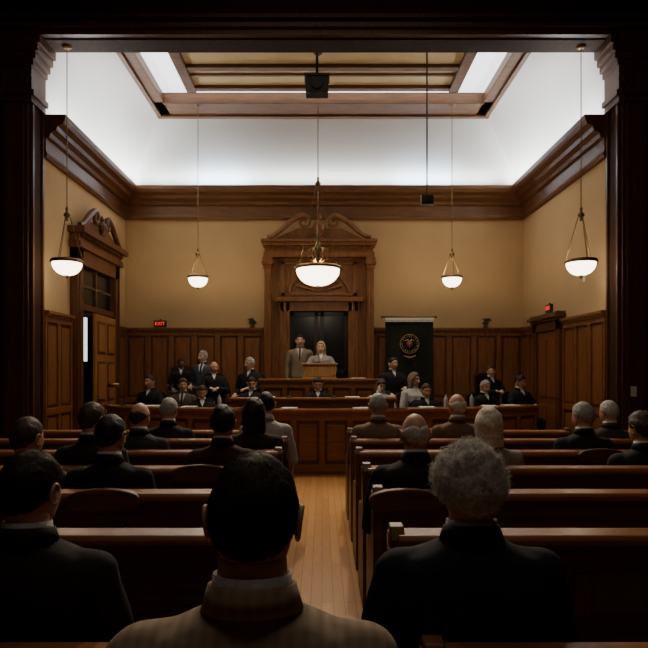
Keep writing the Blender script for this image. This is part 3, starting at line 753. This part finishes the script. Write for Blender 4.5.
BODY={'man':build_body('body_seated_man',LAP,voxel=.008),
 'heavy':build_body('body_seated_heavy',LAP,fat=1.08,voxel=.008),
 'woman':build_body('body_seated_woman',LAP,fat=.90,female=True),
 'robe':build_body('body_seated_robed',FOLD,fat=1.06,sleeve=1.25,robe=True),
 'robe2':build_body('body_seated_robed_b',MIXA,fat=1.0,sleeve=1.2,robe=True),
 'officer':build_body('body_standing_man',SIDE,True),
 'judge':build_body('body_standing_robed',POD,True,fat=.98,sleeve=1.2,female=True,robe=True)}
SK=[plain('skin_a',(.55,.31,.20),.5),plain('skin_b',(.45,.24,.15),.5),plain('skin_c',(.18,.09,.055),.5),plain('skin_d',(.62,.38,.28),.5)]
LIP=plain('lips',(.38,.15,.12),.45); EYE=plain('eye_white',(.6,.58,.55),.3); IRIS=plain('iris_brow',(.03,.02,.015),.4)
def cloth(c): return plain('cloth_%d_%d_%d'%tuple(int(v*999) for v in c),c,.85,nscale=160,namt=.18,bump=.12,spec=.25)
def hairm(c): return plain('hair_%d_%d_%d'%tuple(int(v*999) for v in c),c,.55,nscale=70,namt=.35,bump=.3,spec=.3)
def inst(name,me,mats,parent):
    ob=bpy.data.objects.new(name,me); COL.objects.link(ob); ob.parent=parent
    for i,m in enumerate(mats):
        ob.material_slots[i].link='OBJECT'; ob.material_slots[i].material=m
    return ob
def person(name,x,y,z=0,body='man',face=0,style='short',hc=(.02,.014,.01),coat=(.02,.02,.024),shirt=(.6,.6,.58),tie=(.02,.02,.03),skin=0,sc=1.0,yaw=0,tilt=0,pants=None,extra=None,glasses=False,roll=0,hs=1.0,bw=1.0):
    e=empty(name,(x,y,z),face)
    bo=inst('body',BODY[body],[cloth(coat),cloth(pants or (.02,.02,.024)),cloth(shirt),SK[skin],cloth(tie)],e)
    st=body in('officer','judge'); hzz=(1.63 if st else 1.215)
    bo.scale=(sc*bw,sc,sc); hz=hzz*sc
    h=inst('head',HEAD,[SK[skin],LIP,EYE,IRIS],e); h.location=(0,.002*sc,hz); h.rotation_euler=(-tilt,roll,yaw); h.scale=(sc*hs,sc*hs,sc*hs)
    if style!='none':
        hr=inst('hair',hair_mesh(style),[hairm(hc)],h)
    if extra is not None:
        inst('hair_strands',extra,[hairm(hc)],h)
    if glasses:
        b=MB()
        for sg in (-1,1):
            b.tube([(sg*.031+.02*math.cos(t*math.pi/8),.093,.006+.016*math.sin(t*math.pi/8)) for t in range(17)],.0016,5); b.tube([(sg*.051,.092,.01),(sg*.078,.04,.01),(sg*.085,-.01,.006)],.0016,5)
        b.tube([(-.011,.094,.01),(0,.097,.013),(.011,.094,.01)],.0016,5)
        b.obj('glasses',[BLACK],True,h)
    return e
BK=(.014,.011,.010); BR=(.055,.032,.018); GY=(.32,.31,.30); WH=(.62,.60,.57)
def aud(px,k,dx=0,name='seated_man',ay=.0,**kw):
    y=.78*k+.205+ay; person(name,wx(px,y)+dx,y,0,**kw)
def plaid():
    m,nt,bs=new_mat('plaid_jacket')
    tc=nt.nodes.new('ShaderNodeTexCoord')
    w1=nt.nodes.new('ShaderNodeTexWave'); w1.bands_direction='X'; w1.inputs['Scale'].default_value=14
    w2=nt.nodes.new('ShaderNodeTexWave'); w2.bands_direction='Z'; w2.inputs['Scale'].default_value=14
    nt.links.new(tc.outputs['Object'],w1.inputs['Vector']); nt.links.new(tc.outputs['Object'],w2.inputs['Vector'])
    ad=nt.nodes.new('ShaderNodeMath'); ad.operation='ADD'; nt.links.new(w1.outputs['Fac'],ad.inputs[0]); nt.links.new(w2.outputs['Fac'],ad.inputs[1])
    cr=nt.nodes.new('ShaderNodeValToRGB'); mh=nt.nodes.new('ShaderNodeMath'); mh.operation='MULTIPLY'; mh.inputs[1].default_value=.5
    nt.links.new(ad.outputs[0],mh.inputs[0]); nt.links.new(mh.outputs[0],cr.inputs['Fac'])
    cr.color_ramp.elements[0].color=(.25,.18,.125,1); cr.color_ramp.elements[1].color=(.36,.27,.19,1)
    nt.links.new(cr.outputs['Color'],bs.inputs['Base Color']); bs.inputs['Roughness'].default_value=.9
    return m
e=person('seated_man',wx(255,1.12),1.10,0,body='man',style='short',hc=(.040,.025,.017),coat=(.20,.16,.12),sc=1.045,hs=.93,bw=1.04,extra=strands('short',9000,1,.018,.0007),tilt=.05)
e.children[0].material_slots[0].material=plaid()
person('seated_man',wx(34,1.80),1.78,0,body='man',style='short',hc=(.035,.022,.014),coat=(.026,.023,.022),shirt=(.5,.5,.5),sc=.975,bw=1.08,yaw=-.2,extra=strands('short',7000,2,.018,.0007))
person('seated_man',wx(468,1.80),1.78,0,body='heavy',style='curly',hc=(.72,.69,.64),coat=(.016,.018,.028),shirt=(.35,.42,.5),sc=.98,bw=1.14,yaw=.12,extra=strands('curly',3600,3,.026,.0009,True),tilt=.05)
aud(27,4,name='seated_man',hc=BR,coat=(.05,.038,.028),yaw=-.3,sc=.96)
aud(107,4,dx=.02,name='seated_man',hc=BK,coat=(.018,.016,.015),yaw=-.2,sc=.97)
aud(92,5,name='seated_man',hc=BR,coat=(.02,.018,.018),yaw=-.35,sc=.99)
aud(223,5,name='seated_woman',body='woman',style='full',hc=BK,coat=(.06,.025,.018),sc=.97,yaw=.1)
aud(140,6,name='seated_man',style='bald',hc=BR,coat=(.04,.04,.045),yaw=-.3,sc=.96)
aud(254,6,name='seated_woman',body='woman',style='bob',hc=(.018,.012,.01),coat=(.03,.02,.02),yaw=.2,sc=.98)
aud(169,7,name='seated_man',style='short',hc=GY,coat=(.02,.02,.02),yaw=-.2,sc=.96)
aud(266,7,name='seated_man',style='short',hc=BK,coat=(.40,.39,.37),yaw=.2,sc=1.0)
aud(415,4,name='seated_man',body='heavy',style='bald',hc=WH,coat=(.02,.018,.02),yaw=.15,sc=.98)
aud(489,5,name='seated_woman',body='woman',style='bob',hc=(.66,.59,.48),coat=(.28,.26,.22),yaw=.1,sc=.96)
aud(378,7,name='seated_man',style='short',hc=GY,coat=(.19,.13,.08),yaw=-.1,sc=.99)
aud(457,7,name='seated_man',style='bald',hc=WH,coat=(.16,.10,.055),yaw=.3,sc=.99)
aud(583,6,name='seated_man',style='short',hc=GY,coat=(.02,.02,.022),yaw=.35,sc=.96)
aud(609,7,name='seated_man',style='short',hc=(.45,.43,.41),coat=(.06,.05,.04),yaw=.35,sc=.94)
aud(642,5,name='seated_man',style='full',hc=BR,coat=(.02,.02,.022),yaw=.3,sc=.94)

# courtroom chairs
LEA=plain('leather_dark',(.03,.012,.008),.4)
def chair_mesh():
    b=MB()
    for x in (-.20,.20):
        for y in (-.20,.18): b.tube([(x,y,0),(x*.95,y*.95,.40)],[.018,.024],8,0)
    b.box(-.24,.24,-.23,.22,.38,.42,0); b.box(-.22,.22,-.20,.21,.42,.448,1)
    for x in (-.21,.21): b.tube([(x,-.20,.38),(x,-.22,.7),(x,-.26,1.02)],[.022,.02,.018],8,0)
    b.prism([(-.21,.55),(.21,.55),(.21,.98),(.12,1.04),(-.12,1.04),(-.21,.98)],lambda p:(p[0],-.215-(p[1]-.5)*.08,p[1]),lambda p:(p[0],-.175-(p[1]-.5)*.08,p[1]),1)
    for x in (-.25,.25):
        b.tube([(x,-.21,.66),(x,.12,.66),(x,.16,.62),(x,.17,.40)],.016,8,0)
    return b.mesh('chair',[W_DRK,LEA],False)
CH=chair_mesh()
def court(px,y,z,name='seated_official',body='robe',**kw):
    x=wx(px,y); t=kw.pop('turn',0); person(name,x,y,z,body=body,face=math.pi+t,**kw)
    o=bpy.data.objects.new('courtroom_chair',CH); o.location=(x,y,z); o.rotation_euler=(0,0,math.pi+t); COL.objects.link(o)
RB=(.010,.010,.012)
court(150,10.62,.12,hc=BK,coat=RB,skin=1,turn=-.3,body='robe2',roll=.1,yaw=-.2)
court(183,10.72,.12,hc=BR,coat=(.08,.065,.06),shirt=(.5,.45,.4),style='full',sc=.95,body='man',yaw=.3)
court(202,9.95,0,hc=BR,coat=RB,sc=.97,shirt=(.8,.8,.8),tilt=.35,turn=.25)
court(214,11.20,.45,hc=GY,coat=RB,style='bald',shirt=(.8,.8,.8),glasses=True,sc=.94,yaw=.3,turn=.2,tilt=.1)
court(203,12.02,.60,hc=GY,coat=(.05,.06,.085),style='short',sc=1.0,skin=3,yaw=-.5,roll=-.12,body='heavy',turn=-.2)
court(181,11.93,.60,hc=BK,coat=RB,skin=2,sc=.88,yaw=.4,turn=.2,body='robe2')
court(250,11.30,.45,hc=GY,coat=RB,style='short',glasses=True,yaw=-.5,turn=-.35,body='robe2')
court(252,10.48,.12,hc=BK,coat=RB,sc=.98,turn=-.3,tilt=.3,yaw=.4)
court(318,10.24,.12,hc=BK,coat=RB,tilt=.4,sc=.98)
court(393,11.30,.45,hc=BK,coat=RB,turn=.3,yaw=.3,body='robe2')
court(381,10.46,.12,name='seated_woman',body='woman',hc=BR,style='full',coat=(.5,.5,.5),shirt=(.7,.7,.7),turn=.2,sc=.95,tilt=.3)
court(414,10.68,.12,name='seated_woman',body='woman',hc=(.18,.12,.08),style='bob',coat=(.42,.42,.42),sc=1.03,turn=.4,yaw=.4)
court(426,10.0,0,hc=BR,coat=RB,sc=.99,turn=.2,tilt=.2)
court(491,11.22,.45,hc=BR,coat=RB,sc=.88,turn=.3,yaw=-.5,roll=.1)
court(485,10.25,.12,hc=GY,coat=RB,sc=.94,turn=.4,shirt=(.8,.8,.8),tilt=.25,body='robe2')
court(520,10.68,.12,hc=BK,coat=RB,skin=1,turn=.45,tilt=.2,yaw=.3)
person('standing_officer',wx(300,11.98),11.98,.45,body='officer',face=math.pi,hc=BK,coat=(.20,.155,.11),shirt=(.4,.35,.3),pants=(.03,.03,.035),skin=0,sc=1.03)
person('standing_judge',wx(321,11.30),11.30,.45,body='judge',face=math.pi,style='long',hc=(.42,.29,.16),coat=(.24,.22,.20),shirt=(.75,.75,.72),sc=.93,skin=3,yaw=-.15)

# ---------------------------------------------------------------- LIGHTS
def area(name,loc,rot,sx,sy,e,c,spread=math.pi):
    l=bpy.data.lights.new(name,'AREA'); l.shape='RECTANGLE'; l.size=sx; l.size_y=sy; l.energy=e; l.color=c; l.spread=spread
    o=bpy.data.objects.new(name,l); o.location=loc; o.rotation_euler=rot; COL.objects.link(o); return o
CW=(.93,.96,1.0)
up=math.pi
area('cove_light_back',(0,D-.30,Z1+.01),(up-.15,0,0),7.2,.06,46,CW)
area('cove_light_left',(XL+.29,10.6,Z1+.01),(up,-.15,0),.06,3.4,46,CW)
area('cove_light_right',(XR-.29,10.6,Z1+.01),(up,.15,0),.06,3.4,46,CW)
for x in (-2.1,2.1):
    area('cove_daylight_lamp',(x,D-.28,Z1+.015),(up-.45,0,0),1.1,.06,9,(.45,.68,1))
for i,(x,y) in enumerate(((-1.7,9.95),(1.7,9.95),(-.9,9.6),(.9,9.6),(0,10.3))):  # added fill spots without fixtures; the tilted pair brightens aisle and pews
    l=bpy.data.lights.new('added_spot_fill','SPOT'); l.energy=185 if i not in (2,3) else 700; l.spot_size=math.radians(82 if i not in (2,3) else 68); l.spot_blend=.9; l.color=(1,.80,.55); l.shadow_soft_size=.12
    o=bpy.data.objects.new('added_spot_fill',l); o.location=(x,y,6.36); 
    o.rotation_euler=(0,0,0) if i not in(2,3) else (-.70,0,0); COL.objects.link(o)
area('added_hall_fill',(0,4.6,7.2),(0,0,0),4,3,52,(1,.84,.66))  # added overhead fill areas lifting the dim hall, not real fixtures
area('added_hall_fill',(0,.4,7.2),(.2,0,0),4,2,34,(1,.84,.68))
w=bpy.data.worlds.new('world'); SC.world=w; w.use_nodes=True
w.node_tree.nodes['Background'].inputs[0].default_value=(.5,.6,.8,1); w.node_tree.nodes['Background'].inputs[1].default_value=.02

cam=bpy.data.cameras.new('camera'); co=bpy.data.objects.new('camera',cam); COL.objects.link(co)
co.location=(0,0,CAMZ); co.rotation_euler=(math.pi/2,0,0); cam.lens=F/648*36; cam.sensor_width=36
cam.shift_x=(324-CX)/648; cam.shift_y=(HZ-324)/648; cam.clip_start=.05
SC.camera=co
